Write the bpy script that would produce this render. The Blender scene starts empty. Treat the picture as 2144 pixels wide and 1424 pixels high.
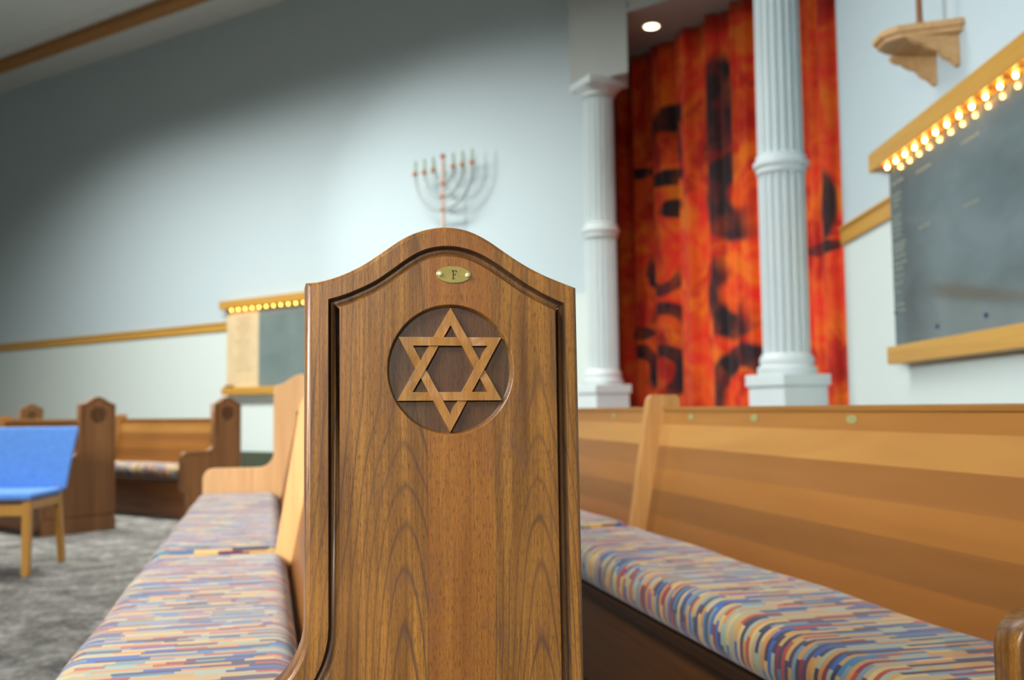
import bpy, bmesh, math, random
from mathutils import Vector, Matrix
from mathutils.geometry import tessellate_polygon
random.seed(7)
S = bpy.context.scene
COL = S.collection
R = math.radians

# ---------------------------------------------------------------- camera
EYE = 0.88
cam = bpy.data.cameras.new('camera'); camo = bpy.data.objects.new('camera', cam); COL.objects.link(camo)
cam.sensor_width = 36.0; cam.lens = 36.0 * 2084.0 / 2144.0
th = math.atan((855 - 712) / 2084.0); ro = 0.012
F = Vector((0, math.cos(th), math.sin(th))); U0 = Vector((0, -math.sin(th), math.cos(th))); R0 = Vector((1, 0, 0))
RR = R0 * math.cos(ro) - U0 * math.sin(ro); UU = U0 * math.cos(ro) + R0 * math.sin(ro)
m = Matrix((RR, UU, -F)).transposed().to_4x4(); m.translation = (0, 0, EYE); camo.matrix_world = m
cam.dof.use_dof = True; cam.dof.focus_distance = 1.02; cam.dof.aperture_fstop = 5.6
cam.clip_start = 0.02
S.camera = camo
S.view_settings.view_transform = 'Standard'; S.view_settings.look = 'None'
S.view_settings.gamma = 1.0; S.view_settings.exposure = 0.50; S.view_settings.use_curve_mapping = False
S.cycles.max_bounces = 6

# ---------------------------------------------------------------- daylight
w = bpy.data.worlds.new('daylight'); S.world = w; w.use_nodes = True
bg = w.node_tree.nodes['Background']; bg.inputs[0].default_value = (0.90, 0.97, 0.92, 1); bg.inputs[1].default_value = 0.09

def area(name, loc, target, sx, sy, power, color, spread=180, turn=0):
    l = bpy.data.lights.new(name, 'AREA'); l.shape = 'RECTANGLE'; l.size = sx; l.size_y = sy
    l.energy = power; l.color = color; l.spread = R(spread)
    o = bpy.data.objects.new(name, l); COL.objects.link(o); o.location = loc
    o.rotation_euler = (Matrix.Rotation(R(-turn), 3, 'Z') @ (Vector(target) - Vector(loc)).to_track_quat('-Z', 'Y').to_matrix()).to_euler()
    return o
l = bpy.data.lights.new('unseen_spotlight', 'SPOT'); l.energy = 420; l.color = (1.0, 0.96, 0.90); l.spot_size = R(30); l.spot_blend = 0.9; l.shadow_soft_size = 0.12  # added spot with no known fixture, brightens the lower part of the curtain
o = bpy.data.objects.new('unseen_spotlight', l); COL.objects.link(o); o.location = (-1.2, 4.2, 5.6)
o.rotation_euler = (Vector((2.0, 9.2, 1.5)) - Vector((-1.2, 4.2, 5.6))).to_track_quat('-Z', 'Y').to_euler()
sk = area('skylight', (-3.6, 8.1, 6.0), (0, 0, 0), 12.0, 1.2, 660, (0.99, 1.0, 0.96), 132)
Xa = Vector((0.7965, -0.6046, 0)); tl = R(10); Zd = -(Vector((0, 0, -1)) * math.cos(tl) + Vector((0.6046, 0.7965, 0)) * math.sin(tl)); Ya = Zd.cross(Xa)
mm = Matrix((Xa, Ya, Zd)).transposed().to_4x4(); mm.translation = (-3.6, 8.1, 6.0); sk.matrix_world = mm
area('window_and_fill_daylight', (-1.5, -5.5, 2.6), (-1.6, 5.0, 0.2), 2.2, 1.2, 29, (0.97, 0.99, 1.0), 34)  # added fill behind the camera, no known window; brightens far pew ends and chair
area('window_and_fill_daylight', (-2.7, -1.4, 3.1), (0.0, 1.5, 0.6), 1.6, 1.4, 39, (0.97, 0.98, 1.0), 75)
area('window_and_fill_daylight', (-6.0, 0.0, 2.6), (2.2, 4.2, 2.2), 2.0, 1.2, 32, (0.88, 0.95, 1.0), 46)
l = bpy.data.lights.new('unseen_spotlight', 'SPOT'); l.energy = 250; l.color = (0.96, 1.0, 0.98); l.spot_size = R(46); l.spot_blend = 1.0; l.shadow_soft_size = 0.10
o = bpy.data.objects.new('unseen_spotlight', l); COL.objects.link(o); o.location = (-5.8, 9.3, 3.9)
o.rotation_euler = (Vector((-1.0, 11.0, 3.0)) - Vector((-5.8, 9.3, 3.9))).to_track_quat('-Z', 'Y').to_euler()

# ---------------------------------------------------------------- node helpers
class NT:
    def __init__(s, name, rough=0.5, metal=0.0, spec=0.5):
        s.m = bpy.data.materials.new(name); s.m.use_nodes = True; s.t = s.m.node_tree
        s.b = s.t.nodes['Principled BSDF']
        s.b.inputs['Roughness'].default_value = rough; s.b.inputs['Metallic'].default_value = metal
        s.b.inputs['Specular IOR Level'].default_value = spec
    def n(s, k, **p):
        x = s.t.nodes.new(k)
        for a, v in p.items(): setattr(x, a, v)
        return x
    def put(s, sock, v):
        if isinstance(v, (int, float)): sock.default_value = v
        elif isinstance(v, tuple):
            sock.default_value = v if len(sock.default_value) == len(v) else v + (1,)
        else: s.t.links.new(v, sock)
    def math(s, op, a, b=0.0, c=0.0, clamp=False):
        x = s.n('ShaderNodeMath', operation=op, use_clamp=clamp)
        s.put(x.inputs[0], a); s.put(x.inputs[1], b); s.put(x.inputs[2], c); return x.outputs[0]
    def coord(s, k='Object'): return s.n('ShaderNodeTexCoord').outputs[k]
    def sep(s, v):
        x = s.n('ShaderNodeSeparateXYZ'); s.put(x.inputs[0], v); return x.outputs
    def comb(s, a, b, c):
        x = s.n('ShaderNodeCombineXYZ'); s.put(x.inputs[0], a); s.put(x.inputs[1], b); s.put(x.inputs[2], c); return x.outputs[0]
    def vmul(s, v, t):
        x = s.n('ShaderNodeVectorMath', operation='MULTIPLY'); s.put(x.inputs[0], v); x.inputs[1].default_value = t; return x.outputs[0]
    def noise(s, v, scale, detail=3, rough=0.5, dist=0.0):
        x = s.n('ShaderNodeTexNoise'); s.put(x.inputs['Vector'], v); x.inputs['Scale'].default_value = scale
        x.inputs['Detail'].default_value = detail; x.inputs['Roughness'].default_value = rough
        x.inputs['Distortion'].default_value = dist; return x.outputs[0]
    def white(s, v):
        x = s.n('ShaderNodeTexWhiteNoise', noise_dimensions='3D'); s.put(x.inputs['Vector'], v); return x.outputs[0]
    def ramp(s, f, stops, interp='LINEAR'):
        x = s.n('ShaderNodeValToRGB'); cr = x.color_ramp; cr.interpolation = interp
        while len(cr.elements) < len(stops): cr.elements.new(0.5)
        for e, (p, c) in zip(cr.elements, stops): e.position = p; e.color = tuple(c) + (1,)
        s.put(x.inputs[0], f); return x.outputs[0]
    def mix(s, f, a, b, mode='MIX'):
        x = s.n('ShaderNodeMix', data_type='RGBA', blend_type=mode)
        s.put(x.inputs[0], f); s.put(x.inputs[6], a); s.put(x.inputs[7], b); return x.outputs[2]
    def smooth(s, v, a, b, c=0.0, d=1.0):
        x = s.n('ShaderNodeMapRange', interpolation_type='SMOOTHSTEP'); s.put(x.inputs[0], v)
        x.inputs[1].default_value = a; x.inputs[2].default_value = b; x.inputs[3].default_value = c; x.inputs[4].default_value = d
        return x.outputs[0]
    def bump(s, h, strength=0.3, dist=0.001):
        x = s.n('ShaderNodeBump'); s.put(x.inputs['Height'], h); x.inputs['Strength'].default_value = strength
        x.inputs['Distance'].default_value = dist; s.t.links.new(x.outputs[0], s.b.inputs['Normal'])
    def base(s, c): s.put(s.b.inputs['Base Color'], c); return s
def srgb(h):
    h = h.lstrip('#'); v = [int(h[i:i+2], 16) / 255 for i in (0, 2, 4)]
    return tuple((x / 12.92 if x <= 0.04045 else ((x + 0.055) / 1.055) ** 2.4) for x in v)

def plain(name, hexc, rough=0.6, metal=0.0, var=0.06, scale=6.0):
    t = NT(name, rough, metal); c = srgb(hexc)
    n = t.noise(t.coord(), scale, 4)
    lo = tuple(x * (1 - var) for x in c); hi = tuple(min(1, x * (1 + var)) for x in c)
    t.base(t.ramp(n, [(0.3, lo), (0.7, hi)])); return t.m

# carved oak of the pew end: three glued staves with cathedral grain
def carved_wood(name, dark=0.0, gold=0.0):
    t = NT(name, 0.36 if not dark else 0.45, spec=0.45)
    co = t.coord(); x, y, z = t.sep(co)[:]
    nz = t.noise(t.vmul(co, (16, 16, 3.0)), 1.0, 4, 0.55)
    n2 = t.noise(t.vmul(co, (6, 6, 2.2)), 1.0, 2)
    nn = t.math('SUBTRACT', nz, 0.5)
    # outer stave (left), centre stave, right stave
    left = t.math('LESS_THAN', x, 0.1215); mid = t.math('MULTIPLY', t.math('GREATER_THAN', x, 0.1215), t.math('LESS_THAN', x, 0.190))
    uc = t.math('ADD', t.math('MULTIPLY', left, 0.099), t.math('MULTIPLY', t.math('SUBTRACT', 1.0, left), 0.238))
    du = t.math('ABSOLUTE', t.math('SUBTRACT', x, uc))
    g = t.math('SUBTRACT', t.math('SQRT', t.math('ADD', t.math('MULTIPLY', du, du), 0.00010)), 0.010)
    a = t.math('SUBTRACT', 19.0, t.math('MULTIPLY', t.smooth(du, 0.008, 0.055), 11.0))
    a = t.math('MULTIPLY', a, t.smooth(z, 0.78, 0.98, 1.0, 0.30))
    ph = t.math('ADD', t.math('MULTIPLY', t.math('SUBTRACT', z, 0.86), a), t.math('MULTIPLY', g, 88.0))
    ph = t.math('ADD', ph, t.math('MULTIPLY', nn, 1.0))
    ph = t.math('ADD', ph, t.math('MULTIPLY', t.math('SUBTRACT', n2, 0.5), 5.5))
    ring = t.math('SINE', t.math('MULTIPLY', ph, 6.2832))
    ring = t.math('POWER', t.math('ADD', t.math('MULTIPLY', ring, 0.5), 0.5), 10.0)
    modl = t.smooth(t.noise(t.vmul(co, (9, 9, 4)), 1.0, 2), 0.35, 0.62)
    ring = t.math('MULTIPLY', ring, t.math('ADD', 0.4, t.math('MULTIPLY', modl, 0.6)))
    ring = t.math('MULTIPLY', ring, t.math('SUBTRACT', 1.0, t.math('MULTIPLY', mid, 0.85)))
    # straight vertical grain
    wob = t.math('ADD', x, t.math('MULTIPLY', nn, 0.006))
    sv = t.comb(t.math('MULTIPLY', wob, 330), t.math('MULTIPLY', y, 330), t.math('MULTIPLY', z, 6.0))
    straight = t.noise(sv, 1.0, 3, 0.6)
    broad = t.noise(t.comb(t.math('MULTIPLY', wob, 60), t.math('MULTIPLY', y, 60), t.math('MULTIPLY', z, 2.0)), 1.0, 3, 0.6)
    pores = t.noise(t.vmul(co, (1100, 1100, 110)), 1.0, 3, 0.7)
    base = t.ramp(broad, [(0.28, srgb('#5a391b')), (0.5, srgb('#835824')), (0.72, srgb('#a8742f'))])
    base = t.mix(t.math('MULTIPLY', mid, 0.55), base, t.ramp(straight, [(0.3, srgb('#7a441a')), (0.7, srgb('#a26428'))]))
    base = t.mix(t.smooth(straight, 0.42, 0.66, 0.0, 0.50), base, srgb('#5d3819'))
    base = t.mix(t.smooth(pores, 0.50, 0.64, 0.0, 0.70), base, srgb('#4a2c15'))
    base = t.mix(t.math('MULTIPLY', ring, 0.80), base, srgb('#4a3224'))
    patch = t.smooth(t.noise(t.vmul(co, (5, 5, 5)), 1.0, 2), 0.45, 0.75, 0.0, 0.35)
    base = t.mix(patch, base, srgb('#a87238'))
    smudge = t.smooth(t.noise(t.vmul(co, (11, 11, 8)), 1.0, 4, 0.7), 0.52, 0.72, 0.0, 0.45)
    base = t.mix(smudge, base, srgb('#5c4234'))
    s1 = t.math('LESS_THAN', t.math('ABSOLUTE', t.math('SUBTRACT', x, 0.1215)), 0.0004)
    base = t.mix(t.math('MULTIPLY', s1, 0.5), base, srgb('#5a3518'))
    if gold: base = t.mix(gold, base, srgb('#bd8a45'))
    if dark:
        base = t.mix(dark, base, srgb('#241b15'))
    t.base(base)
    t.b.inputs['Coat Weight'].default_value = 0.25; t.b.inputs['Coat Roughness'].default_value = 0.25
    t.bump(t.math('ADD', t.math('MULTIPLY', pores, 0.7), t.math('MULTIPLY', straight, 0.5)), 0.35, 0.0006)
    return t.m

def grain_wood(name, c_lo, c_hi, axis='Y', rough=0.4, planks=None, dens=60):
    t = NT(name, rough, spec=0.45); co = t.coord(); x, y, z = t.sep(co)[:]
    k = {'X': (2.0, dens, dens), 'Y': (dens, 2.0, dens), 'Z': (dens, dens, 2.0)}[axis]
    n1 = t.noise(t.vmul(co, k), 1.0, 4, 0.6, 0.3)
    k2 = tuple(v * 0.18 for v in k)
    n2 = t.noise(t.vmul(co, k2), 1.0, 3, 0.6, 0.8)
    n = t.math('ADD', t.math('MULTIPLY', n1, 0.45), t.math('MULTIPLY', n2, 0.55))
    c = t.ramp(n, [(0.32, srgb(c_lo)), (0.68, srgb(c_hi))])
    if planks:
        q = t.math('MULTIPLY', t.math('SUBTRACT', z, planks[0]), 1.0 / (planks[1] - planks[0]))
        pc = t.ramp(q, [(a, srgb(h)) for a, h in planks[2]], 'CONSTANT')
        c = t.mix(0.60, c, pc)
        c = t.mix(t.smooth(n2, 0.42, 0.62, 0.0, 0.30), c, srgb('#7a4a1e'))
    t.base(c); t.bump(n1, 0.12, 0.001)
    return t.m

M = {}
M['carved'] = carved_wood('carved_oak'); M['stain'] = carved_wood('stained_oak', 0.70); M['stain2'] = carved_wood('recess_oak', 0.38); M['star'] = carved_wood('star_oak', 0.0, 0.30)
M['oak'] = grain_wood('honey_oak', '#c28a4c', '#e3b273', 'Z')
M['oak_len'] = grain_wood('honey_oak_long', '#7f5422', '#a3712f', 'Y')
M['divider'] = grain_wood('divider_oak', '#9a6a36', '#bd8a4e', 'Z')
M['brown_end'] = grain_wood('walnut_end', '#6b4424', '#8f6238', 'Z')
M['brown_dark'] = grain_wood('walnut_dark', '#4f321c', '#6b4829', 'Z')
M['planks'] = grain_wood('backrest_planks', '#875624', '#a8733a', 'Y', 0.38, (0.44, 0.875, [
    (0.0, '#8f5824'), (0.17, '#744a24'), (0.36, '#9a642c'), (0.53, '#83562a'), (0.70, '#c08e4a'), (0.87, '#a06c2e')]), 26)
M['kick'] = grain_wood('front_board', '#5c3517', '#8a5526', 'Y')
M['trim'] = grain_wood('trim_oak', '#b5822f', '#cf9f48', 'X', 0.45)
M['beam'] = grain_wood('beam_oak', '#9a6426', '#b57a34', 'X', 0.5)
M['shelfwood'] = grain_wood('shelf_oak', '#b58a58', '#d3aa76', 'X', 0.5)
M['pole'] = grain_wood('pole_wood', '#7c4f2c', '#96653c', 'Z', 0.5)
M['chairwood'] = grain_wood('beech', '#a9772f', '#c9974c', 'Z', 0.25)
M['white'] = plain('column_paint', '#d6e1e2', 0.45, var=0.02)
M['brass'] = plain('brass', '#a39350', 0.38, 0.55, 0.12, 90)
M['brass_dull'] = plain('brass_dull', '#a39d66', 0.5, 0.3)
M['brass_light'] = plain('brass_rivet', '#e6dcae', 0.25, 0.5, 0.05)
M['ink'] = plain('engraving', '#1c1710', 0.6)
M['copper'] = plain('copper', '#c39a84', 0.4, 0.4)
M['arm_metal'] = plain('dull_metal', '#9fa9a6', 0.4, 0.4)
M['copper_knob'] = plain('copper_knob', '#c07a48', 0.35, 0.6)
M['blue'] = plain('blue_cloth', '#5f96e4', 0.8, var=0.08, scale=30)
M['screw'] = plain('screw_blue', '#3c4a86', 0.3, 0.6)
M['dark'] = plain('dark_rail', '#3a2310', 0.5)

def wall_mat():
    t = NT('wall_paint', 0.7); co = t.coord(); x, y, z = t.sep(co)[:]
    up = t.math('GREATER_THAN', z, 2.02)
    n = t.noise(co, 1.5, 3)
    a = t.mix(up, srgb('#d5e0db'), srgb('#c0d0d5'))
    a = t.mix(t.math('MULTIPLY', n, 0.08), a, srgb('#a9b4b0'))
    t.base(a); return t.m
M['wall'] = wall_mat()
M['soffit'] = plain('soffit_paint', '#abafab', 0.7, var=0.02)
M['base'] = plain('baseboard_vinyl', '#4a5140', 0.6)
def ceil_mat():
    t = NT('ceiling_tile', 0.85); co = t.coord(); x, y, z = t.sep(co)[:]
    def line(v, per):
        f = t.math('FRACT', t.math('DIVIDE', v, per)); return t.math('LESS_THAN', f, 0.02)
    g = t.math('MAXIMUM', line(x, 1.2), line(y, 1.2))
    n = t.noise(co, 60, 2)
    c = t.ramp(n, [(0.3, srgb('#cdd0cc')), (0.7, srgb('#dcdfdb'))])
    t.base(t.mix(t.math('MULTIPLY', g, 0.35), c, srgb('#9a9d9a'))); return t.m
M['ceil'] = ceil_mat()
def carpet_mat():
    t = NT('carpet', 0.95, spec=0.1); co = t.coord()
    a = t.noise(t.vmul(co, (5, 5, 1)), 1.0, 5, 0.65, 0.6); b = t.noise(co, 160, 2)
    c = t.noise(t.vmul(co, (24, 24, 1)), 1.0, 3, 0.6, 1.2)
    v = t.math('ADD', t.math('MULTIPLY', a, 0.45), t.math('ADD', t.math('MULTIPLY', b, 0.15), t.math('MULTIPLY', c, 0.4)))
    t.base(t.ramp(v, [(0.38, srgb('#4a4844')), (0.5, srgb('#726f6a')), (0.60, srgb('#9c9a96'))]))
    t.bump(b, 0.5, 0.004); return t.m
M['carpet'] = carpet_mat()

def fabric_mat():
    t = NT('striped_upholstery', 0.75, spec=0.35)
    uv = t.coord('UV'); u, v, _ = t.sep(uv)[:]
    wob = t.math('MULTIPLY', t.math('SUBTRACT', t.noise(t.comb(t.math('MULTIPLY', u, 5), t.math('MULTIPLY', v, 22), 0.0), 1.0, 2), 0.5), 0.006)
    row = t.math('FLOOR', t.math('DIVIDE', t.math('ADD', u, wob), 0.0122))
    r1 = t.white(t.comb(row, 3.1, 0.0)); r2 = t.white(t.comb(row, 9.7, 2.0))
    L = t.math('ADD', 0.045, t.math('MULTIPLY', r2, 0.065))
    cell = t.math('FLOOR', t.math('DIVIDE', t.math('ADD', v, t.math('MULTIPLY', r1, 0.7)), L))
    pick = t.white(t.comb(row, cell, 5.0))
    cols = ['#2c2346', '#bf9650', '#98a58e', '#24589c', '#382a42', '#b98f4c', '#80203a', '#6f8890', '#c4843f', '#42334f', '#a99b78', '#a63a28', '#357296', '#c9ab6c']
    c = t.ramp(pick, [(i / len(cols), srgb(h)) for i, h in enumerate(cols)], 'CONSTANT')
    weave = t.noise(uv, 900, 2)
    t.base(t.mix(t.math('MULTIPLY', weave, 0.18), c, srgb('#6e675e')))
    t.b.inputs['Sheen Weight'].default_value = 0.22; t.b.inputs['Sheen Roughness'].default_value = 0.45
    t.b.inputs['Sheen Tint'].default_value = (0.95, 0.93, 1.0, 1)
    t.bump(weave, 0.2, 0.001); return t.m
M['fabric'] = fabric_mat()

def emis(name, c, st):
    t = NT(name); t.b.inputs['Emission Color'].default_value = c + (1,); t.b.inputs['Emission Strength'].default_value = st
    t.base(c); return t.m
M['bulb'] = emis('glowing_bulb', (1.0, 0.45, 0.09), 60)
M['down'] = emis('downlight_glow', (1.0, 0.74, 0.48), 5)
def slate_mat(rough=0.10):
    t = NT('polished_slate', rough, spec=0.6); co = t.coord()
    a = t.noise(t.vmul(co, (1.6, 1.6, 3.2)), 1.0, 3, 0.5, 0.3)
    t.base(t.ramp(a, [(0.3, srgb('#3f4d4f')), (0.5, srgb('#4b5a5d')), (0.65, srgb('#566467')), (0.8, srgb('#5f625e'))])); return t.m
M['slate'] = slate_mat(); M['slate_dull'] = plain('dull_slate', '#72817f', 0.4, var=0.12, scale=3); M['bulb_dim'] = emis('dimmer_bulb', (1.0, 0.45, 0.09), 16)
M['plaque'] = plain('pale_plaque', '#dcc49a', 0.4)
M['gilt'] = plain('gilt_lettering', '#868c7d', 0.5)

# ---------------------------------------------------------------- mesh helpers
def link(name, bm, mats, parent=None, smooth=False):
    me = bpy.data.meshes.new(name); bmesh.ops.recalc_face_normals(bm, faces=bm.faces) if bm.faces else None
    bm.to_mesh(me); bm.free()
    for mt in (mats if isinstance(mats, list) else [mats]): me.materials.append(mt)
    if smooth:
        for p in me.polygons: p.use_smooth = True
        try: me.set_sharp_from_angle(angle=R(35))
        except Exception: pass
    o = bpy.data.objects.new(name, me); COL.objects.link(o)
    if parent: o.parent = parent
    return o
def tag(o, label, cat, group=None, kind=None):
    if label: o['label'] = label
    if cat: o['category'] = cat
    if group: o['group'] = group
    if kind: o['kind'] = kind
    return o
def empty(name, loc, rz, label=None, cat=None, group=None):
    o = bpy.data.objects.new(name, None); COL.objects.link(o); o.location = loc; o.rotation_euler = (0, 0, rz)
    o.empty_display_size = 0.1
    return tag(o, label, cat, group)
def struct(name, bm, mt, rz=0, loc=(0, 0, 0)):
    o = link(name, bm, mt); o['kind'] = 'structure'; o.location = loc; o.rotation_euler = (0, 0, rz); return o
def box(bm, x0, x1, y0, y1, z0, z1, bev=0.0, seg=2):
    b2 = bmesh.new(); bmesh.ops.create_cube(b2, size=1)
    for v in b2.verts: v.co = Vector(((x0 + x1) / 2 + v.co.x * (x1 - x0), (y0 + y1) / 2 + v.co.y * (y1 - y0), (z0 + z1) / 2 + v.co.z * (z1 - z0)))
    if bev: bmesh.ops.bevel(b2, geom=b2.edges[:], offset=bev, segments=seg, affect='EDGES', profile=0.5)
    merge(bm, b2); return bm
def merge(bm, b2, mat=None):
    me = bpy.data.meshes.new('tmp'); b2.to_mesh(me); b2.free()
    if mat is not None: me.transform(mat)
    bm.from_mesh(me); bpy.data.meshes.remove(me)
def B(*a, **k):
    bm = bmesh.new(); return box(bm, *a, **k)
def prism(bm, pts, d0, d1, plane='XZ', bev=0.0):
    b2 = bmesh.new()
    def P(p, d): return {'XZ': (p[0], d, p[1]), 'YZ': (d, p[0], p[1]), 'XY': (p[0], p[1], d)}[plane]
    a = [b2.verts.new(P(p, d0)) for p in pts]; b = [b2.verts.new(P(p, d1)) for p in pts]
    n = len(pts); b2.faces.new(a); b2.faces.new(b[::-1])
    for i in range(n): b2.faces.new((a[i], a[(i + 1) % n], b[(i + 1) % n], b[i]))
    bmesh.ops.recalc_face_normals(b2, faces=b2.faces)
    if bev:
        es = [e for e in b2.edges if any(len(f.verts) == n for f in e.link_faces)] if n > 4 else b2.edges[:]
        bmesh.ops.bevel(b2, geom=es, offset=bev, segments=2, affect='EDGES')
    merge(bm, b2); return bm
def lathe(bm, prof, cx=0, cy=0, seg=32, flutes=0, fd=0.0):
    rings = []
    for r, z in prof:
        ring = []
        for i in range(seg):
            a = 2 * math.pi * i / seg; rr = r
            if flutes: rr = r - fd * math.sqrt(max(0.0, 1 - (((a * flutes / (2 * math.pi)) % 1.0 - 0.5) / 0.38) ** 2))
            ring.append(bm.verts.new((cx + rr * math.cos(a), cy + rr * math.sin(a), z)))
        rings.append(ring)
    for a, b in zip(rings, rings[1:]):
        for i in range(seg): bm.faces.new((a[i], a[(i + 1) % seg], b[(i + 1) % seg], b[i]))
    bm.faces.new(rings[0][::-1]); bm.faces.new(rings[-1]); return bm
def tube(bm, pts, r, seg=10, closed=False):
    pts = [Vector(p) for p in pts]; rings = []
    for i, p in enumerate(pts):
        t = (pts[min(i + 1, len(pts) - 1)] - pts[max(i - 1, 0)]).normalized()
        u = t.cross(Vector((0, 1, 0)))
        if u.length < 0.1: u = t.cross(Vector((1, 0, 0)))
        u.normalize(); v = t.cross(u)
        rings.append([bm.verts.new(p + (u * math.cos(2 * math.pi * k / seg) + v * math.sin(2 * math.pi * k / seg)) * r) for k in range(seg)])
    for a, b in zip(rings, rings[1:]):
        for i in range(seg): bm.faces.new((a[i], a[(i + 1) % seg], b[(i + 1) % seg], b[i]))
    bm.faces.new(rings[0][::-1]); bm.faces.new(rings[-1]); return bm
def ball(bm, c, r, sz=1.0, seg=14):
    b2 = bmesh.new(); bmesh.ops.create_uvsphere(b2, u_segments=seg, v_segments=seg // 2 + 2, radius=r)
    for v in b2.verts: v.co = Vector((v.co.x + c[0], v.co.y + c[1], v.co.z * sz + c[2]))
    merge(bm, b2); return bm
def frame(rz, loc, x, y, z=0):
    c, s = math.cos(rz), math.sin(rz); return (loc[0] + c * x - s * y, loc[1] + s * x + c * y, z)

# ---------------------------------------------------------------- room shell
LZ = R(-37.2); L0 = (-3.846, 13.341, 0)         # back wall: local X runs right, Y into the wall
RZ = R(-92.2); P0 = (2.235, 5.8, 0)             # right wall: local X runs towards the camera
struct('floor', B(-16, 9, -8, 24, -0.1, 0), M['carpet'])
struct('wall_back', B(-14, 5.95, 0, 0.2, 0, 7.2), M['wall'], LZ, L0)
struct('wall_right', B(-0.93, 12.5, 0, 0.2, 0, 7.2), M['wall'], RZ, P0)
# sloping tiled ceiling
bm = bmesh.new(); sl = -0.042
def cz(x): return 6.262 + sl * x
v = [bm.verts.new((x, y, cz(x) + dz)) for dz in (0, 0.1) for x, y in ((-14, 0.2), (12, 0.2), (12, -17), (-14, -17))]
for f in ((0, 1, 2, 3), (7, 6, 5, 4), (0, 4, 5, 1), (1, 5, 6, 2), (2, 6, 7, 3), (3, 7, 4, 0)): bm.faces.new([v[i] for i in f])
struct('ceiling', bm, M['ceil'], LZ, L0)
def sbeam(y0, y1, dz):
    bm = bmesh.new(); vv = [bm.verts.new((x, y, cz(x) + z)) for x, y, z in [(x, y, z) for x in (-13, 9) for y in (y0, y1) for z in (0, -dz)]]
    for f in ((0, 1, 3, 2), (4, 6, 7, 5), (0, 4, 5, 1), (2, 3, 7, 6), (0, 2, 6, 4), (1, 5, 7, 3)): bm.faces.new([vv[i] for i in f])
    return bm
struct('trim_1', sbeam(-0.95, -0.72, 0.10), M['beam'], LZ, L0)
# chair rails
def rail(x0, x1):
    bm = B(x0, x1, -0.022, 0, 1.962, 2.065, 0.003); box(bm, x0, x1, -0.034, 0, 2.060, 2.083, 0.004); return bm
struct('trim_2', rail(-12, 5.45), M['trim'], LZ, L0)
struct('trim_3', rail(-0.93, 12), M['trim'], RZ, P0)
struct('baseboard_back', B(-12, 4.2, -0.03, 0, 0, 0.36, 0.004), M['base'], LZ, L0)
# dropped soffit over the left column and the header that carries on past it
hb = (1.119, 9.162, 0)
bm = bmesh.new(); prism(bm, [(0.60, 9.556), (1.119, 9.162), (1.177, 9.64), (0.80, 9.83)], 4.02, 7.0, 'XY')
struct('wall_soffit', bm, M['soffit'])
struct('wall_header', B(0.0, 1.62, 0.0, 0.22, 4.62, 7.0), M['soffit'], LZ, hb)
bm = bmesh.new(); prism(bm, [(0.95, 9.55), (1.119, 9.162), (2.41, 8.182), (2.30, 6.75), (3.6, 6.75), (3.6, 9.5), (1.6, 12.0), (0.98, 11.2)], 4.60, 4.70, 'XY')
struct('ceiling_alcove', bm, M['soffit'])
struct('wall_alcove', B(-0.15, 0.0, 0.16, 1.9, 0, 7.0), M['soffit'], 0, (0.97, 9.74, 0))
# platform under the columns
bm = bmesh.new(); prism(bm, [(0.2, 9.7), (1.55, 6.15), (2.2, 5.9), (2.2, 6.8), (3.4, 6.75), (3.4, 9.2), (1.7, 11.6), (0.75, 10.6)], 0.0, 0.6, 'XY')
struct('floor_dais', bm, M['carpet'])

# ---------------------------------------------------------------- curtain
def curtain_mat():
    t = NT('woven_curtain', 0.8, spec=0.2); uv = t.coord('UV'); u, v, _ = t.sep(uv)[:]
    d1 = t.noise(t.comb(t.math('MULTIPLY', u, 1.6), t.math('MULTIPLY', v, 1.1), 0.0), 1.0, 3, 0.6, 0.4)
    d2 = t.noise(t.comb(t.math('MULTIPLY', u, 4.0), t.math('MULTIPLY', v, 2.4), 4.0), 1.0, 4, 0.65, 0.6)
    c = t.ramp(d1, [(0.28, srgb('#7d1812')), (0.40, srgb('#c42a1a')), (0.47, srgb('#e2571a')), (0.55, srgb('#e0301f')), (0.62, srgb('#e86a1c')), (0.74, srgb('#d98a22'))])
    c = t.mix(t.smooth(d2, 0.50, 0.68, 0.0, 0.75), c, srgb('#ee7a1c'))
    c = t.mix(t.smooth(d2, 0.30, 0.42, 0.75, 0.0), c, srgb('#a81f14'))
    # dyed dark crescents and loops
    rings = RINGS
    wx = t.math('MULTIPLY', t.math('SUBTRACT', t.noise(t.comb(u, v, 8.0), 3.0, 2), 0.5), 0.10)
    tot = None
    for (cu, cv, ru, rv, th_, gx, gz) in rings:
        a = t.math('DIVIDE', t.math('SUBTRACT', t.math('ADD', u, wx), cu), ru); b = t.math('DIVIDE', t.math('SUBTRACT', v, cv), rv)
        r = t.math('SQRT', t.math('ADD', t.math('MULTIPLY', a, a), t.math('MULTIPLY', b, b)))
        band = t.smooth(t.math('ABSOLUTE', t.math('SUBTRACT', r, 1.0)), th_ * 0.55, th_, 1.0, 0.0)
        side = t.smooth(t.math('ADD', t.math('MULTIPLY', a, gx), t.math('MULTIPLY', b, gz)), -0.45 if (gx or gz) else -2.0, 0.3 if (gx or gz) else -1.0, 0.0, 1.0)
        k = t.math('MULTIPLY', band, side)
        tot = k if tot is None else t.math('MAXIMUM', tot, k)
    fade = t.smooth(t.noise(t.comb(t.math('MULTIPLY', u, 6), t.math('MULTIPLY', v, 3), 1.0), 1.0, 3), 0.3, 0.6, 0.75, 1.0)
    c = t.mix(t.math('MULTIPLY', tot, fade), c, srgb('#2c2226'))
    t.base(c); t.b.inputs['Sheen Weight'].default_value = 0.2
    return t.m
CZ = R(90 + 27.8)   # curtain local X
CO = (1.2596, 10.576, 0)
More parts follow.
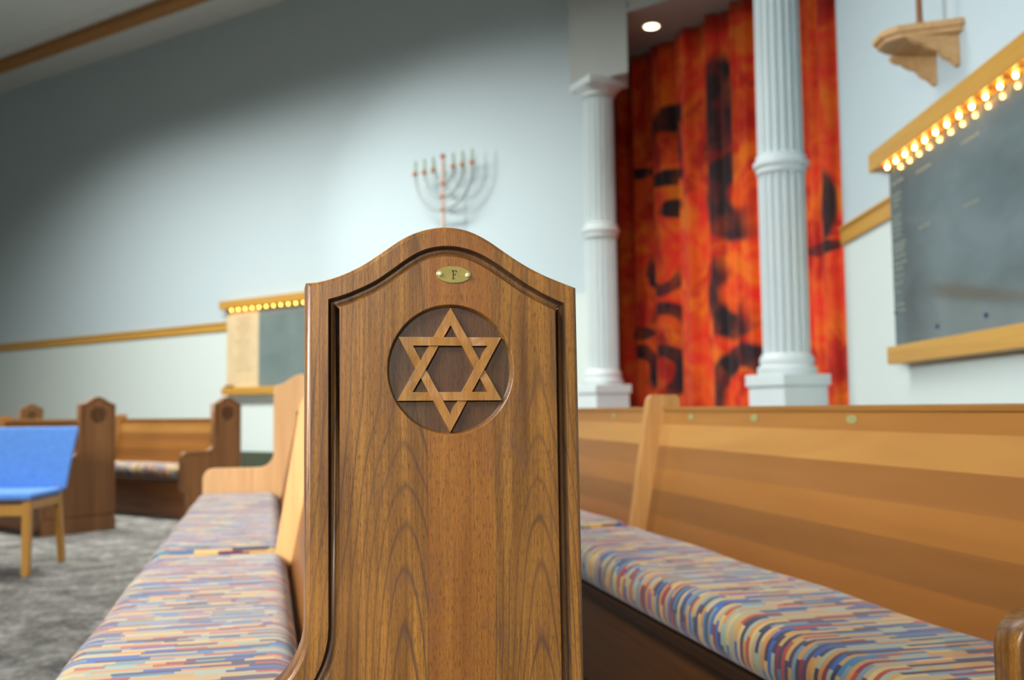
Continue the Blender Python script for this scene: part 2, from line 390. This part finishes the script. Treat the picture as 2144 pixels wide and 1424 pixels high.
# (u along the curtain, height, radius u, radius z, band, side the band sits on)
RINGS = [(1.80, 2.83, 0.34, 0.31, 0.62, -1, -0.25), (1.70, 1.91, 0.30, 0.31, 0.50, -1, -0.7), (1.80, 0.92, 0.36, 0.42, 0.34, -0.5, 0.8),
         (0.708, 3.45, 0.22, 0.36, 0.34, 0.4, 1), (0.80, 2.867, 0.075, 0.040, 1.8, 0, 0), (0.62, 2.29, 0.23, 0.24, 0.34, -0.4, -1),
         (0.64, 1.62, 0.24, 0.25, 0.34, 0.6, 1), (0.60, 1.22, 0.24, 0.22, 0.36, 0.8, 0.3), (1.56, 3.70, 0.10, 0.20, 1.8, 0, 0), (0.28, 3.32, 0.07, 0.025, 1.8, 0, 0),
         (0.22, 1.64, 0.08, 0.03, 1.8, 0, 0), (0.736, 3.187, 0.12, 0.035, 1.8, 0, 0), (0.80, 3.79, 0.09, 0.06, 1.8, 0, 0), (2.80, 2.16, 0.09, 0.025, 1.8, 0, 0), (2.87, 2.5, 0.05, 0.12, 1.8, 0, 0), (0.25, 1.25, 0.14, 0.2, 0.5, 0.6, 0.6)]
def curtain():
    bm = bmesh.new(); uvl = bm.loops.layers.uv.new('UVMap'); N = 360; K = 24; g = []
    random.seed(3); ph = [random.uniform(-1, 1) for _ in range(40)]
    for j in range(K + 1):
        z = 0.605 + (4.59 - 0.605) * j / K; row = []
        for i in range(N + 1):
            s = -0.50 + 4.18 * i / N
            k = s * 16.5 + 0.9 * math.sin(s * 3.1) + 0.12 * math.sin(z * 1.3 + s * 2)
            y = 0.05 * math.sin(k) + 0.02 * math.sin(2.3 * k + 1.0) + 0.008 * math.sin(5.1 * k)
            row.append((bm.verts.new((s, y, z)), s, z))
        g.append(row)
    for j in range(K):
        for i in range(N):
            q = (g[j][i], g[j][i + 1], g[j + 1][i + 1], g[j + 1][i])
            f = bm.faces.new([a[0] for a in q])
            for l, a in zip(f.loops, q): l[uvl].uv = (a[1], a[2])
    o = link('ark_curtain', bm, curtain_mat(), None, True)
    o.location = CO; dirv = Vector((2.1234 - 1.2596, 8.9379 - 10.576, 0)); o.rotation_euler = (0, 0, math.atan2(dirv.y, dirv.x))
    so = o.modifiers.new('thickness', 'SOLIDIFY'); so.thickness = 0.006
    tag(o, 'tall red and orange curtain with dark loops hanging between the white columns', 'curtain')
curtain()

# ---------------------------------------------------------------- columns
def column(loc, k, label):
    t = empty('fluted_column', loc, R(24.5), label, 'column', 'white fluted columns before the curtain')
    z0 = 0.6
    bm = B(-0.188 * k, 0.188 * k, -0.188 * k, 0.188 * k, z0, 1.01, 0.004); box(bm, -0.205 * k, 0.205 * k, -0.205 * k, 0.205 * k, 1.01, 1.09, 0.006)
    link('plinth', bm, M['white'], t)
    bm = lathe(bmesh.new(), [(0.195 * k, 1.09), (0.204 * k, 1.11), (0.200 * k, 1.14), (0.178 * k, 1.155), (0.186 * k, 1.18), (0.183 * k, 1.205), (0.163 * k, 1.235)], seg=48)
    link('base_moulding', bm, M['white'], t, True)
    r = 0.160 * k
    link('shaft', lathe(bmesh.new(), [(r, 1.235), (r, 2.49)], seg=360, flutes=18, fd=0.029), M['white'], t, True)
    link('shaft', lathe(bmesh.new(), [(r * 0.99, 2.63), (r * 0.965, 3.86)], seg=360, flutes=18, fd=0.029), M['white'], t, True)
    link('ring', lathe(bmesh.new(), [(r, 2.49), (r + 0.012, 2.50), (r + 0.012, 2.53), (r + 0.03, 2.545), (r + 0.032, 2.575), (r + 0.012, 2.59), (r + 0.012, 2.62), (r, 2.63)], seg=48), M['white'], t, True)
    bm = lathe(bmesh.new(), [(r * 0.97, 3.86), (r + 0.012, 3.87), (r + 0.012, 3.89), (r + 0.03, 3.91), (r + 0.07, 3.95)], seg=48)
    box(bm, -0.215 * k, 0.215 * k, -0.215 * k, 0.215 * k, 3.95, 4.02, 0.004)
    link('capital', bm, M['white'], t, True)
    return t
column((0.862, 9.46, 0), 0.95, 'white fluted column farther away, below the dropped grey soffit')
column((1.906, 6.9, 0), 1.0, 'white fluted column nearer the right wall, rising out of the picture')
bm = B(-0.25, 0.25, -0.25, 0.25, 4.02, 7.0); struct('wall_pier', bm, M['soffit'], R(24.5), (1.906, 6.9, 0))

# downlight
t = empty('recessed_downlight', (1.40, 9.50, 4.6), 0, 'small glowing round downlight in the soffit ceiling above the curtain', 'ceiling light')
link('trim_ring', lathe(bmesh.new(), [(0.085, 0.0), (0.10, -0.006), (0.10, -0.010), (0.080, -0.012)], seg=32), M['white'], t, True)
link('lamp_disc', lathe(bmesh.new(), [(0.070, -0.018), (0.07, -0.013)], seg=24), M['down'], t)
l = bpy.data.lights.new('downlight_beam', 'SPOT'); l.energy = 0.8; l.color = (1, 0.75, 0.5); l.spot_size = R(110); l.spot_blend = 0.8; l.shadow_soft_size = 0.06
lo = bpy.data.objects.new('downlight_beam', l); COL.objects.link(lo); lo.parent = t; lo.location = (0, 0, -0.05)

# ---------------------------------------------------------------- memorial boards
def board(rz, origin, px0, sx0, length, label, plaque, panel_mats):
    t = empty('memorial_board', origin, rz, label, 'memorial board')
    bm = B(0, length, -0.115, -0.001, 2.240, 2.350, 0.003)
    link('top_rail', bm, M['trim'], t)
    link('bottom_shelf', B(sx0, length, -0.115, -0.001, 1.100, 1.198, 0.003), M['trim'], t)
    x1 = length - 0.08
    if plaque:
        link('plaque_panel', B(px0, px0 + 0.66, -0.045, -0.001, 1.198, 2.24, 0.001), M['plaque'], t)
        cx = px0 + 0.34; brown = plain('brown_lettering', '#a08358', 0.5)
        for i in range(12):
            z = 2.10 - i * 0.062; wd = random.uniform(0.05, 0.15)
            x = cx - wd; bm = bmesh.new()
            while x < cx + wd:
                ww = random.uniform(0.012, 0.05); box(bm, x, x + ww, -0.047, -0.044, z, z + 0.012); x += ww + 0.014
            link('text_line', bm, brown, t)
        link('slate_panel', B(px0 + 0.66, x1, -0.045, -0.001, 1.198, 2.24, 0.001), M['slate_dull'], t)
    else:
        link('slate_panel', B(px0, x1, -0.045, -0.001, 1.198, 2.24, 0.001), M['slate'], t)
        def line(x, z, n, h):
            bm = bmesh.new()
            for _ in range(n):
                ww = random.uniform(0.008, 0.02); box(bm, x, x + ww, -0.0462, -0.0445, z, z + h); x += ww + 0.006
            link('text_line', bm, M['gilt'], t)
        for z, n in [(2.12, 9), (2.05, 6), (2.02, 6), (1.99, 5), (1.93, 6), (1.905, 5), (1.88, 6), (1.85, 7), (1.82, 6), (1.77, 9), (1.75, 9), (1.73, 8), (1.70, 9), (1.66, 10), (1.63, 7), (1.59, 7), (1.55, 6), (1.50, 5), (1.43, 6), (1.395, 7)]:
            line(px0 + 0.04, z, n, 0.013)
        line(px0 + 0.42, 2.10, 10, 0.013); line(px0 + 0.42, 1.80, 9, 0.013)
        line(px0 + 1.0, 2.10, 10, 0.013); line(px0 + 1.0, 1.80, 9, 0.013)
        for x, z in [(0.171, 1.395), (0.763, 1.27), (1.332, 1.273)]:
            b2 = bmesh.new(); bmesh.ops.create_cone(b2, cap_ends=True, segments=16, radius1=0.013, radius2=0.010, depth=0.008)
            bm = bmesh.new(); merge(bm, b2, Matrix.Translation((x, -0.049, z)) @ Matrix.Rotation(R(90), 4, 'X'))
            link('screw', bm, M['screw'], t)
    x = 0.225; proto = None
    while x < length - 0.1:
        if proto is None:
            bm = ball(bmesh.new(), (0, 0, 0), 0.0095, 1.25)
            o = link('light_bulb', bm, M['bulb_dim' if plaque else 'bulb'], t, True); proto = o
        else:
            o = proto.copy(); COL.objects.link(o); o.parent = t
        o.location = (x, -0.082, 2.222); x += 0.1425
    link('lamp_rail', B(0.12, length - 0.1, -0.095, -0.069, 2.236, 2.2405), M['trim'], t)
    return t
board(RZ, P0, 0.145, 0.20, 3.0, 'dark slate memorial board on the right wall under a row of glowing bulbs', False, None)
board(LZ, L0, 0.083, 0.064, 3.0, 'memorial board with pale plaque and grey slate on the far back wall', True, None)
bm = B(0.13, 0.25, -0.113, -0.05, 1.1985, 1.228, 0.006)
o = link('small_book', bm, plain('brown_cover', '#7a4526', 0.6)); o.location = L0; o.rotation_euler = (0, 0, LZ)
tag(o, 'small brown book lying on the bottom shelf of the far memorial board', 'book')

# ---------------------------------------------------------------- wall shelf with brackets, and pole
t = empty('wall_shelf', frame(RZ, P0, 0.925, 0, 2.67), RZ, 'carved pale oak bracket shelf high on the right wall', 'shelf')
bm = bmesh.new()
prism(bm, [(-0.23, 0.0), (-0.23, -0.02), (-0.12, -0.27), (-0.06, -0.33), (0.06, -0.33), (0.12, -0.27), (0.20, -0.02), (0.20, 0.0)], 0.0, 0.022, 'XY', 0.003)
prism(bm, [(-0.25, 0.0), (-0.25, -0.02), (-0.135, -0.29), (-0.065, -0.35), (0.065, -0.35), (0.135, -0.29), (0.22, -0.02), (0.22, 0.0)], 0.022, 0.058, 'XY', 0.006)
link('shelf_board', bm, M['shelfwood'], t)
def scroll(xc):
    pts = [(0.0, 0.0), (0.0, -0.15), (-0.02, -0.155), (-0.035, -0.135), (-0.05, -0.12), (-0.075, -0.112), (-0.09, -0.095), (-0.105, -0.075), (-0.135, -0.068), (-0.16, -0.055), (-0.175, -0.04), (-0.205, -0.036), (-0.23, -0.02), (-0.235, 0.0)]
    bm = bmesh.new(); prism(bm, pts, xc - 0.018, xc + 0.018, 'YZ', 0.003); return bm
for xc in (-0.16, 0.13): link('bracket', scroll(xc), M['shelfwood'], t)
bm = tube(bmesh.new(), [(0, 0, 0), (0, 0, 0.9)], 0.015, 12); lathe(bm, [(0.032, 0.0), (0.032, 0.012), (0.018, 0.03), (0.014, 0.045)], seg=20)
o = link('wooden_pole', bm, M['pole'], None, True); o.location = frame(RZ, P0, 1.04 - 0.03, -0.165, 2.728)
tag(o, 'thin brown wooden pole standing upright on the carved wall shelf', 'pole')

# ---------------------------------------------------------------- menorah
t = empty('menorah', frame(LZ, L0, 4.06, -0.2, 2.2), LZ, 'seven-branched copper menorah mounted on the back wall', 'menorah')
bm = tube(bmesh.new(), [(0, 0, 0.0), (0, 0, 1.42)], 0.015); box(bm, -0.06, 0.06, 0.01, 0.199, 0.10, 0.14, 0.004); box(bm, -0.02, 0.02, 0.01, 0.199, 0.40, 0.42, 0.004)
lathe(bm, [(0.07, -0.02), (0.07, 0.0), (0.03, 0.03), (0.02, 0.06)], seg=20)
link('stem', bm, M['copper'], t, True)
for r, zc in ((0.145, 1.29), (0.275, 1.275), (0.410, 1.262)):
    pts = [(r * math.cos(a), 0, zc + r * math.sin(a)) for a in [math.pi + math.pi * i / 28 for i in range(29)]]
    link('arm', tube(bmesh.new(), pts, 0.018), M['arm_metal'], t, True)
    link('knob', ball(bmesh.new(), (0, 0, zc - r), 0.03, 1.1), M['copper_knob'], t, True)
for x in (-0.410, -0.275, -0.145, 0, 0.145, 0.275, 0.410):
    z = 1.30 if x else 1.435
    link('knob', ball(bmesh.new(), (x, 0, z + 0.005), 0.031, 1.0), M['copper_knob'], t, True)
    if x: link('candle_tube', lathe(bmesh.new(), [(0.019, z + 0.02), (0.019, z + 0.15)], x, 0, 16), plain('pale_glass', '#b3c2b2', 0.4), t, True)

# ---------------------------------------------------------------- pews
ARCH = [(0.0, 1.0079), (0.015, 1.0101), (0.0355, 1.0168), (0.055, 1.0265), (0.071, 1.037), (0.0855, 1.0475), (0.1005, 1.0575), (0.1180, 1.0650), (0.1385, 1.0690),
        (0.1585, 1.0679), (0.1745, 1.0630), (0.189, 1.0556), (0.203, 1.0464), (0.2175, 1.0370), (0.2346, 1.0274), (0.2518, 1.0195), (0.2691, 1.0130), (0.2835, 1.0079)]
GRV = [(0.0217, 0.9918), (0.0369, 0.9965), (0.0527, 1.0032), (0.0686, 1.0113), (0.0847, 1.0224), (0.1009, 1.0345), (0.1172, 1.0438), (0.1337, 1.0484), (0.1503, 1.0491), (0.1640, 1.0468),
       (0.177, 1.0425), (0.1921, 1.0346), (0.2089, 1.0238), (0.2259, 1.0125), (0.243, 1.0030), (0.2585, 0.9955), (0.2697, 0.9912)]
def crom(pts, k=4):
    out = []
    for i in range(len(pts) - 1):
        p0 = pts[max(i - 1, 0)]; p1 = pts[i]; p2 = pts[i + 1]; p3 = pts[min(i + 2, len(pts) - 1)]
        for j in range(k):
            t = j / k
            out.append(tuple(0.5 * (2 * p1[a] + (p2[a] - p0[a]) * t + (2 * p0[a] - 5 * p1[a] + 4 * p2[a] - p3[a]) * t * t + (3 * p1[a] - p0[a] - 3 * p2[a] + p3[a]) * t ** 3) for a in (0, 1)))
    out.append(pts[-1]); return out
def arc(cx, cz_, r, a0, a1, n=10): return [(cx + r * math.cos(R(a0 + (a1 - a0) * i / n)), cz_ + r * math.sin(R(a0 + (a1 - a0) * i / n))) for i in range(n + 1)]
def end_outline(af):
    p = [(-0.27, 0.0), (-0.27, 0.20)] + arc(af + 0.02, 0.215, 0.035, 0, 90, 4)[::1]
    p = [(af + 0.055, 0.0), (af + 0.055, 0.20), (af + 0.045, 0.235), (af + 0.02, 0.255), (af, 0.265)]
    p += arc(af + 0.05, 0.545, 0.05, 180, 90, 8)
    p += arc(-0.072, 0.667, 0.072, -90, 0, 12)
    p += crom(ARCH)
    p += [(0.2855, 0.60), (0.287, 0.10), (0.297, 0.09), (0.297, 0.0)]
    return p
def groove_outline(af):
    p = [(af + 0.075, 0.12), (af + 0.075, 0.25), (af + 0.022, 0.285)]
    p += arc(af + 0.05, 0.545, 0.028, 180, 90, 6)
    p += arc(-0.072, 0.667, 0.094, -90, 0, 12)
    p += crom(GRV)
    p += [(0.2715, 0.60), (0.2715, 0.12)]
    return p
def offset(pts, d):
    n = len(pts); out = []
    for i in range(n):
        a = Vector(pts[i - 1]); b = Vector(pts[i]); c = Vector(pts[(i + 1) % n])
        e1 = (b - a).normalized(); e2 = (c - b).normalized()
        n1 = Vector((e1.y, -e1.x)); n2 = Vector((e2.y, -e2.x)); k = (n1 + n2)
        k = k / max(0.35, (1 + n1.dot(n2)))
        out.append(tuple(b + k * d))
    return out
CC = (0.1468, 0.9208); CR = 0.0665
def end_panel_mesh(af, thick=0.046, detail=True):
    bm = bmesh.new(); out = end_outline(af); n = len(out)     # clockwise seen from -Y
    def loop(pts, y): return [bm.verts.new((p[0], y, p[1])) for p in pts]
    def bridge(a, b, mi=0, sm=True):
        k = len(a)
        for i in range(k):
            f = bm.faces.new((a[i], a[(i + 1) % k], b[(i + 1) % k], b[i])); f.material_index = mi; f.smooth = sm
    def fill(loops, mi=0):
        allv = [v for l in loops for v in l]
        for tri in tessellate_polygon([[v.co.xzy for v in l] for l in loops]):
            try: f = bm.faces.new([allv[i] for i in tri]); f.material_index = mi
            except ValueError: pass
    back = loop(out, thick); back_in = loop(offset(out, 0.003), thick + 0.003)
    def trim(d): return [(min(max(q[0], d), 0.2848 - d), q[1]) if q[1] > 0.95 else q for q in offset(out, d)]
    L1 = loop(out, 0.0045); L2 = loop(trim(0.0013), 0.0013); L3 = loop(trim(0.0042), 0.0)
    bridge(back_in, back); bridge(back, L1); bridge(L1, L2); bridge(L2, L3); fill([back_in])
    if not detail:
        fill([L3]); bmesh.ops.recalc_face_normals(bm, faces=bm.faces); return bm
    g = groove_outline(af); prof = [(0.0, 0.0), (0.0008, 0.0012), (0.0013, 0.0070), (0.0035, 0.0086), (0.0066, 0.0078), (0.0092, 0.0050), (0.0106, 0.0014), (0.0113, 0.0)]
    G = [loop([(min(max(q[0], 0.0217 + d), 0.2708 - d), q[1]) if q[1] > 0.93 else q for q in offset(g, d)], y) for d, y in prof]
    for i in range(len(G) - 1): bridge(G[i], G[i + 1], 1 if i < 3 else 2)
    fill([L3, G[0]])
    def circ(r, y, k=96): return [bm.verts.new((CC[0] + r * math.cos(2 * math.pi * i / k), y, CC[1] + 1.015 * r * math.sin(2 * math.pi * i / k))) for i in range(k)]
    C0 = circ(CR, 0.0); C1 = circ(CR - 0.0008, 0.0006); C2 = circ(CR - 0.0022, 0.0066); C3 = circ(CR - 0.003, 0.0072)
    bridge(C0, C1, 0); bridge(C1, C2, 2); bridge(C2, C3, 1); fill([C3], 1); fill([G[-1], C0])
    bmesh.ops.recalc_face_normals(bm, faces=bm.faces); return bm
def star_mesh():
    bm = bmesh.new(); cx, cz_ = CC[0] - 0.0008, CC[1] + 0.0002
    U = [(0.1469, 0.9846), (0.2002, 0.8885), (0.0916, 0.8890)]; Dn = [(0.0926, 0.9542), (0.2006, 0.9542), (0.1456, 0.8565)]
    wd = 0.0088
    def inner(T):
        n = 3; res = []
        for i in range(3):
            a = Vector(T[i - 1]); b = Vector(T[i]); c = Vector(T[(i + 1) % 3]); e1 = (b - a).normalized(); e2 = (c - b).normalized()
            cen = (a + b + c) / 3
            n1 = Vector((-e1.y, e1.x)); n1 = n1 if n1.dot(cen - b) > 0 else -n1
            n2 = Vector((-e2.y, e2.x)); n2 = n2 if n2.dot(cen - b) > 0 else -n2
            res.append(b + (n1 + n2) * wd / (1 + n1.dot(n2)))
        return res
    def bar(o1, o2, i1, i2, first_over):
        o1, o2, i1, i2 = map(Vector, (o1, o2, i1, i2)); N = 72
        e = (o2 - o1); Ln = e.length; e = e / Ln; rows = []
        def h(s):     # s in 0..1 along outer edge; crossings sit a third and two thirds along
            def bumpf(c): return 0.5 + 0.5 * math.cos(math.pi * min(1.0, abs(s - c) / 0.15))
            a, b = bumpf(1 / 3), bumpf(2 / 3)
            return (0.0008 if first_over else -0.0014) * a + (-0.0014 if first_over else 0.0008) * b
        for k in range(N + 1):
            q = k / N; po = o1.lerp(o2, q); pi = i1.lerp(i2, q)
            so = (po - o1).dot(e) / Ln; si = (pi - o1).dot(e) / Ln
            rows.append([bm.verts.new((po.x, 0.0075, po.y)), bm.verts.new((po.x, 0.0016 - h(so), po.y)), bm.verts.new((pi.x, 0.0016 - h(si), pi.y)), bm.verts.new((pi.x, 0.0075, pi.y))])
        for a, b in zip(rows, rows[1:]):
            for j in range(4):
                f = bm.faces.new((a[j], a[(j + 1) % 4], b[(j + 1) % 4], b[j]))
        bm.faces.new(rows[0]); bm.faces.new(rows[-1][::-1])
    UI, DI = inner(U), inner(Dn)
    # over/under alternates round the star
    bar(U[0], U[1], UI[0], UI[1], True)      # right side: over the top bar, under the right bar
    bar(U[1], U[2], UI[1], UI[2], True)      # base: over, then under
    bar(U[2], U[0], UI[2], UI[0], True)
    bar(Dn[0], Dn[1], DI[0], DI[1], True)
    bar(Dn[1], Dn[2], DI[1], DI[2], True)
    bar(Dn[2], Dn[0], DI[2], DI[0], True)
    bmesh.ops.recalc_face_normals(bm, faces=bm.faces)
    return bm
END = {}
def get_end(af, detail):
    k = (af, detail)
    if k not in END:
        bm = end_panel_mesh(af, detail=detail); me = bpy.data.meshes.new('end_panel'); bm.to_mesh(me); bm.free(); END[k] = me
    return END[k]
STAR = None
def put_mesh(name, me, mats, parent):
    me = me.copy() if mats else me
    if mats:
        for q in mats: me.materials.append(q)
    o = bpy.data.objects.new(name, me); COL.objects.link(o); o.parent = parent; return o

def plate(parent, u, z, full, y=0.0, rz=0, w_=0.037, h_=0.0178, tilt=0, letter=None):
    bm = bmesh.new(); k = 48
    def ring(s, yy): return [bm.verts.new((w_ / 2 * s * math.cos(2 * math.pi * i / k), yy, h_ / 2 * (s if s == 1 else 1 - (1 - s) * w_ / h_) * math.sin(2 * math.pi * i / k))) for i in range(k)]
    rs = [ring(1, 0.0), ring(1, -0.0006), ring(0.97, -0.0011)]
    for a, b in zip(rs, rs[1:]):
        for i in range(k): bm.faces.new((a[i], a[(i + 1) % k], b[(i + 1) % k], b[i]))
    bm.faces.new(rs[-1]); bm.faces.new(rs[0][::-1])
    o = link('name_plate', bm, M['brass'] if full else M['brass_dull'], parent, True); o.location = (u, y, z)
    if full: o['label'] = 'oval brass plate engraved with the letter F'
    o.rotation_euler = (0, 0, rz)
    if full:
        for sx in (-1, 1):
            b2 = ball(bmesh.new(), (0, 0, 0), 0.0026, 1.0, 20); r = link('rivet', b2, M['brass_light'], o, True); r.location = (sx * 0.0145, -0.0015, -0.0004 * sx); r.scale = (1, 0.8, 1)
        bm = bmesh.new()
        def st(x0, x1, z0, z1): box(bm, x0 * 1e-3, x1 * 1e-3, -0.00135, -0.001, z0 * 1e-3, z1 * 1e-3)
        st(-1.2, -0.1, -4.3, 4.3); st(-2.4, 1.0, -4.6, -4.1); st(-2.4, 2.9, 3.9, 4.5); st(2.4, 2.9, 2.2, 4.2); st(-0.1, 1.6, -0.25, 0.3); st(1.3, 1.7, -1.2, 1.2)
        prism(bm, [(-0.0024, 0.0039), (-0.0010, 0.0028), (-0.0010, 0.0039)], -0.00135, -0.001); prism(bm, [(0.0029, 0.0039), (0.0015, 0.0039), (0.0029, 0.0022)], -0.00135, -0.001)
        link('letter', bm, M['ink'], o)
    return o

def pew(loc, rz, length, af, div, label, hero=False, hs=1.0, plates=(), brown=False):
    t = empty('pew', loc, rz, label, 'pew', None)
    t.scale = (1, 1, hs)
    em = [M['carved'], M['stain'], M['stain2']] if hero or not brown else [M['brown_end'], M['brown_dark'], M['brown_end']]
    e = put_mesh('end_panel', get_end(af, True), em, t)
    st = link('star_emblem', star_mesh(), M['star'] if not brown else M['brown_dark'], e)
    st['label'] = 'carved interlaced six-pointed star'
    if hero: plate(t, 0.1500, 1.0190, True)
    e2 = put_mesh('end_panel', get_end(af, False), [M['oak']], t); e2.location = (0, length - 0.049, 0); e2['label'] = 'light oak end panel'
    a, b = 0.046, length - 0.05
    # backrest boards
    bm = bmesh.new(); prism(bm, [(0.028, 0.44), (0.118, 0.855), (0.150, 0.855), (0.060, 0.44)], a, b)
    bmw = bmesh.new()
    for f in bm.faces: pass
    ob = bmesh.new()
    pts = [(0.028, 0.40), (0.118, 0.865), (0.150, 0.865), (0.060, 0.40)]
    v0 = [ob.verts.new((p[0], a, p[1])) for p in pts]; v1 = [ob.verts.new((p[0], b, p[1])) for p in pts]
    ob.faces.new(v0); ob.faces.new(v1[::-1])
    for i in range(4): ob.faces.new((v0[i], v0[(i + 1) % 4], v1[(i + 1) % 4], v1[i]))
    bm.free(); bmw.free()
    link('backrest', ob, M['planks'], t)
    link('top_rail', B(0.112, 0.158, a, b, 0.862, 0.878, 0.004), M['oak_len'], t)
    link('seat_board', B(-0.315, 0.05, a, b, 0.335, 0.364, 0.005), M['dark'], t)
    link('front_board', B(-0.235, -0.215, a, b, 0.02, 0.335), M['kick'], t)
    for d in div:
        bm = bmesh.new(); prism(bm, [(-0.20, 0.0), (-0.20, 0.334), (-0.02, 0.334), (-0.02, 0.40), (0.062, 0.905), (0.075, 0.921), (0.165, 0.921), (0.178, 0.905), (0.178, 0.0)], d, d + 0.042, 'XZ', 0.003)
        link('divider', bm, M['divider'] if not hero else M['oak'], t)
    for (s, z) in plates:
        o = plate(t, 0.1125, z, False, y=s, rz=-math.pi / 2, w_=0.045, h_=0.020)
    return t

def cushion(loc, rz, s0, s1, label, x0=-0.372, x1=0.022, hs=1.0, z0=0.366, z1=0.472):
    bm = bmesh.new(); bmesh.ops.create_cube(bm, size=1)
    for v in bm.verts: v.co = Vector(((x0 + x1) / 2 + v.co.x * (x1 - x0), (s0 + s1) / 2 + v.co.y * (s1 - s0), (z0 + z1) / 2 + v.co.z * (z1 - z0)))
    bmesh.ops.subdivide_edges(bm, edges=[e for e in bm.edges if abs(e.verts[0].co.y - e.verts[1].co.y) > 0.1], cuts=14)
    es = [e for e in bm.edges if len(e.link_faces) == 2 and e.link_faces[0].normal.dot(e.link_faces[1].normal) < 0.5]
    bmesh.ops.recalc_face_normals(bm, faces=bm.faces)
    bmesh.ops.bevel(bm, geom=es, offset=0.045, segments=7, affect='EDGES', profile=0.5)
    for v in bm.verts:
        if v.co.z > z0 + 0.06:
            q = (v.co.x - x0) / (x1 - x0); v.co.z += 0.012 * math.sin(math.pi * min(1, max(0, q))) + 0.003 * math.sin(v.co.y * 9)
    uvl = bm.loops.layers.uv.new('UVMap')
    for f in bm.faces:
        for l in f.loops:
            c = l.vert.co; dz = z1 - c.z
            nx = abs(f.normal.x); ny = abs(f.normal.y)
            v_ = c.x - (dz if c.x < (x0 + x1) / 2 else -dz) * (1 if dz > 0 else 0)
            u_ = c.y
            if ny > 0.7: u_ = c.y + dz * (1 if c.y > (s0 + s1) / 2 else -1); v_ = c.x
            l[uvl].uv = (u_, v_)
    o = link('pew_cushion', bm, M['fabric'], None, True); o.location = loc; o.rotation_euler = (0, 0, rz); o.scale = (1, 1, hs)
    tag(o, label, 'cushion', 'striped pew cushions')
    return o

# near pew, its end panel facing the camera
OL = (-0.2054, 0.99, 0); ZL = R(13.9)
pew(OL, ZL, 4.28, -0.345, (2.02,), 'dark carved oak pew in the foreground with a star medallion and brass F plate', hero=True)
cushion(OL, ZL, 0.055, 2.017, 'nearer half of the seat cushion on the foreground pew')
cushion(OL, ZL, 2.065, 4.215, 'farther half of the seat cushion on the foreground pew')
# pew behind it
az = 13.3; ZR = R(az); sx, sy = -math.sin(ZR), math.cos(ZR); px_, py_ = math.cos(ZR), math.sin(ZR)
OR_ = (1.195 * px_ + 1.16 * sx, 1.195 * py_ + 1.16 * sy, 0)
pew(OR_, ZR, 4.4, -0.235, (2.10,), 'honey oak pew with plank back at the right, small brass plates along its top', plates=((0.93, 0.845), (1.42, 0.845), (1.86, 0.845), (2.62, 0.845)))
cushion(OR_, ZR, 0.055, 2.097, 'nearer seat cushion on the pew at the right', x0=-0.335)
cushion(OR_, ZR, 2.145, 4.33, 'far seat cushion on the pew at the right, partly behind the foreground pew', x0=-0.335)
# pews of the left block, parallel to the back wall
for i, (loc, a_, ln, af, lab, cl) in enumerate([
    ((-3.22, 7.42, 0), 50.5, 4.2, -0.33, 'brown pew end behind the blue chair, first row of the left block', 'cushion on the pew behind the blue chair'),
    ((-2.50, 8.35, 0), 54.5, 4.2, -0.31, 'brown pew with armrest and orange back beside the back wall, left block', 'dark seat cushion on the pew below the far memorial board'),
    ((-6.02, 12.2, 0), 52.8, 3.6, -0.31, 'farthest brown pew, only its arched end showing above the other backs', None)]):
    pew(loc, R(a_), ln, af, (1.5,), lab, hs=0.94, brown=True)
    if cl: cushion(loc, R(a_), 0.055, ln - 0.06, cl, x0=-0.31, hs=0.94)

# ---------------------------------------------------------------- blue chair
t = empty('stacking_chair', (-2.645, 5.49, 0), R(3.7), 'blue upholstered chair with light wooden legs at the left edge', 'chair')
# local: X left is negative, Y to the rear
def slab(bm, pts, y0, y1, bev=0.01):
    prism(bm, pts, y0, y1, 'XZ', bev)
W = 0.50
bm = B(-W, 0.0, 0.0, 0.46, 0.41, 0.448, 0.016, 3); link('seat', bm, M['blue'], t, True)
bm = bmesh.new(); n = 10
g = []
for j in range(n + 1):
    q = j / n; z = 0.44 + (0.805 - 0.44) * q; y = 0.43 + 0.13 * q ** 1.3; hw = 0.27 + 0.02 * q
    row = []
    for i in range(17):
        p = i / 16; x = -W / 2 + (p - 0.5) * 2 * hw; row.append(bm.verts.new((x, y + 0.03 * (1 - (2 * p - 1) ** 2), z)))
    g.append(row)
for j in range(n):
    for i in range(16): bm.faces.new((g[j][i], g[j][i + 1], g[j + 1][i + 1], g[j + 1][i]))
bk = link('backrest', bm, M['blue'], t, True); so = bk.modifiers.new('padding', 'SOLIDIFY'); so.thickness = 0.035; so.offset = 1
bv = bk.modifiers.new('edge', 'BEVEL'); bv.width = 0.012; bv.segments = 3
for x in (-0.022, -W + 0.022):
    link('leg', prism(bmesh.new(), [(x - 0.02, 0), (x + 0.02, 0), (x + 0.022, 0.40), (x - 0.022, 0.40)], -0.005, 0.04, 'XZ', 0.004), M['chairwood'], t)
    bm = bmesh.new(); prism(bm, [(0.50, 0.0), (0.54, 0.0), (0.47, 0.40), (0.55, 0.62), (0.51, 0.62), (0.42, 0.40)], x - 0.018, x + 0.018, 'YZ', 0.004)
    link('leg', bm, M['chairwood'], t)
    link('side_rail', B(x - 0.016, x + 0.016, 0.0405, 0.43, 0.355, 0.403, 0.004), M['chairwood'], t)
link('front_rail', B(-W + 0.045, -0.045, 0.0, 0.028, 0.325, 0.385, 0.004), M['chairwood'], t)
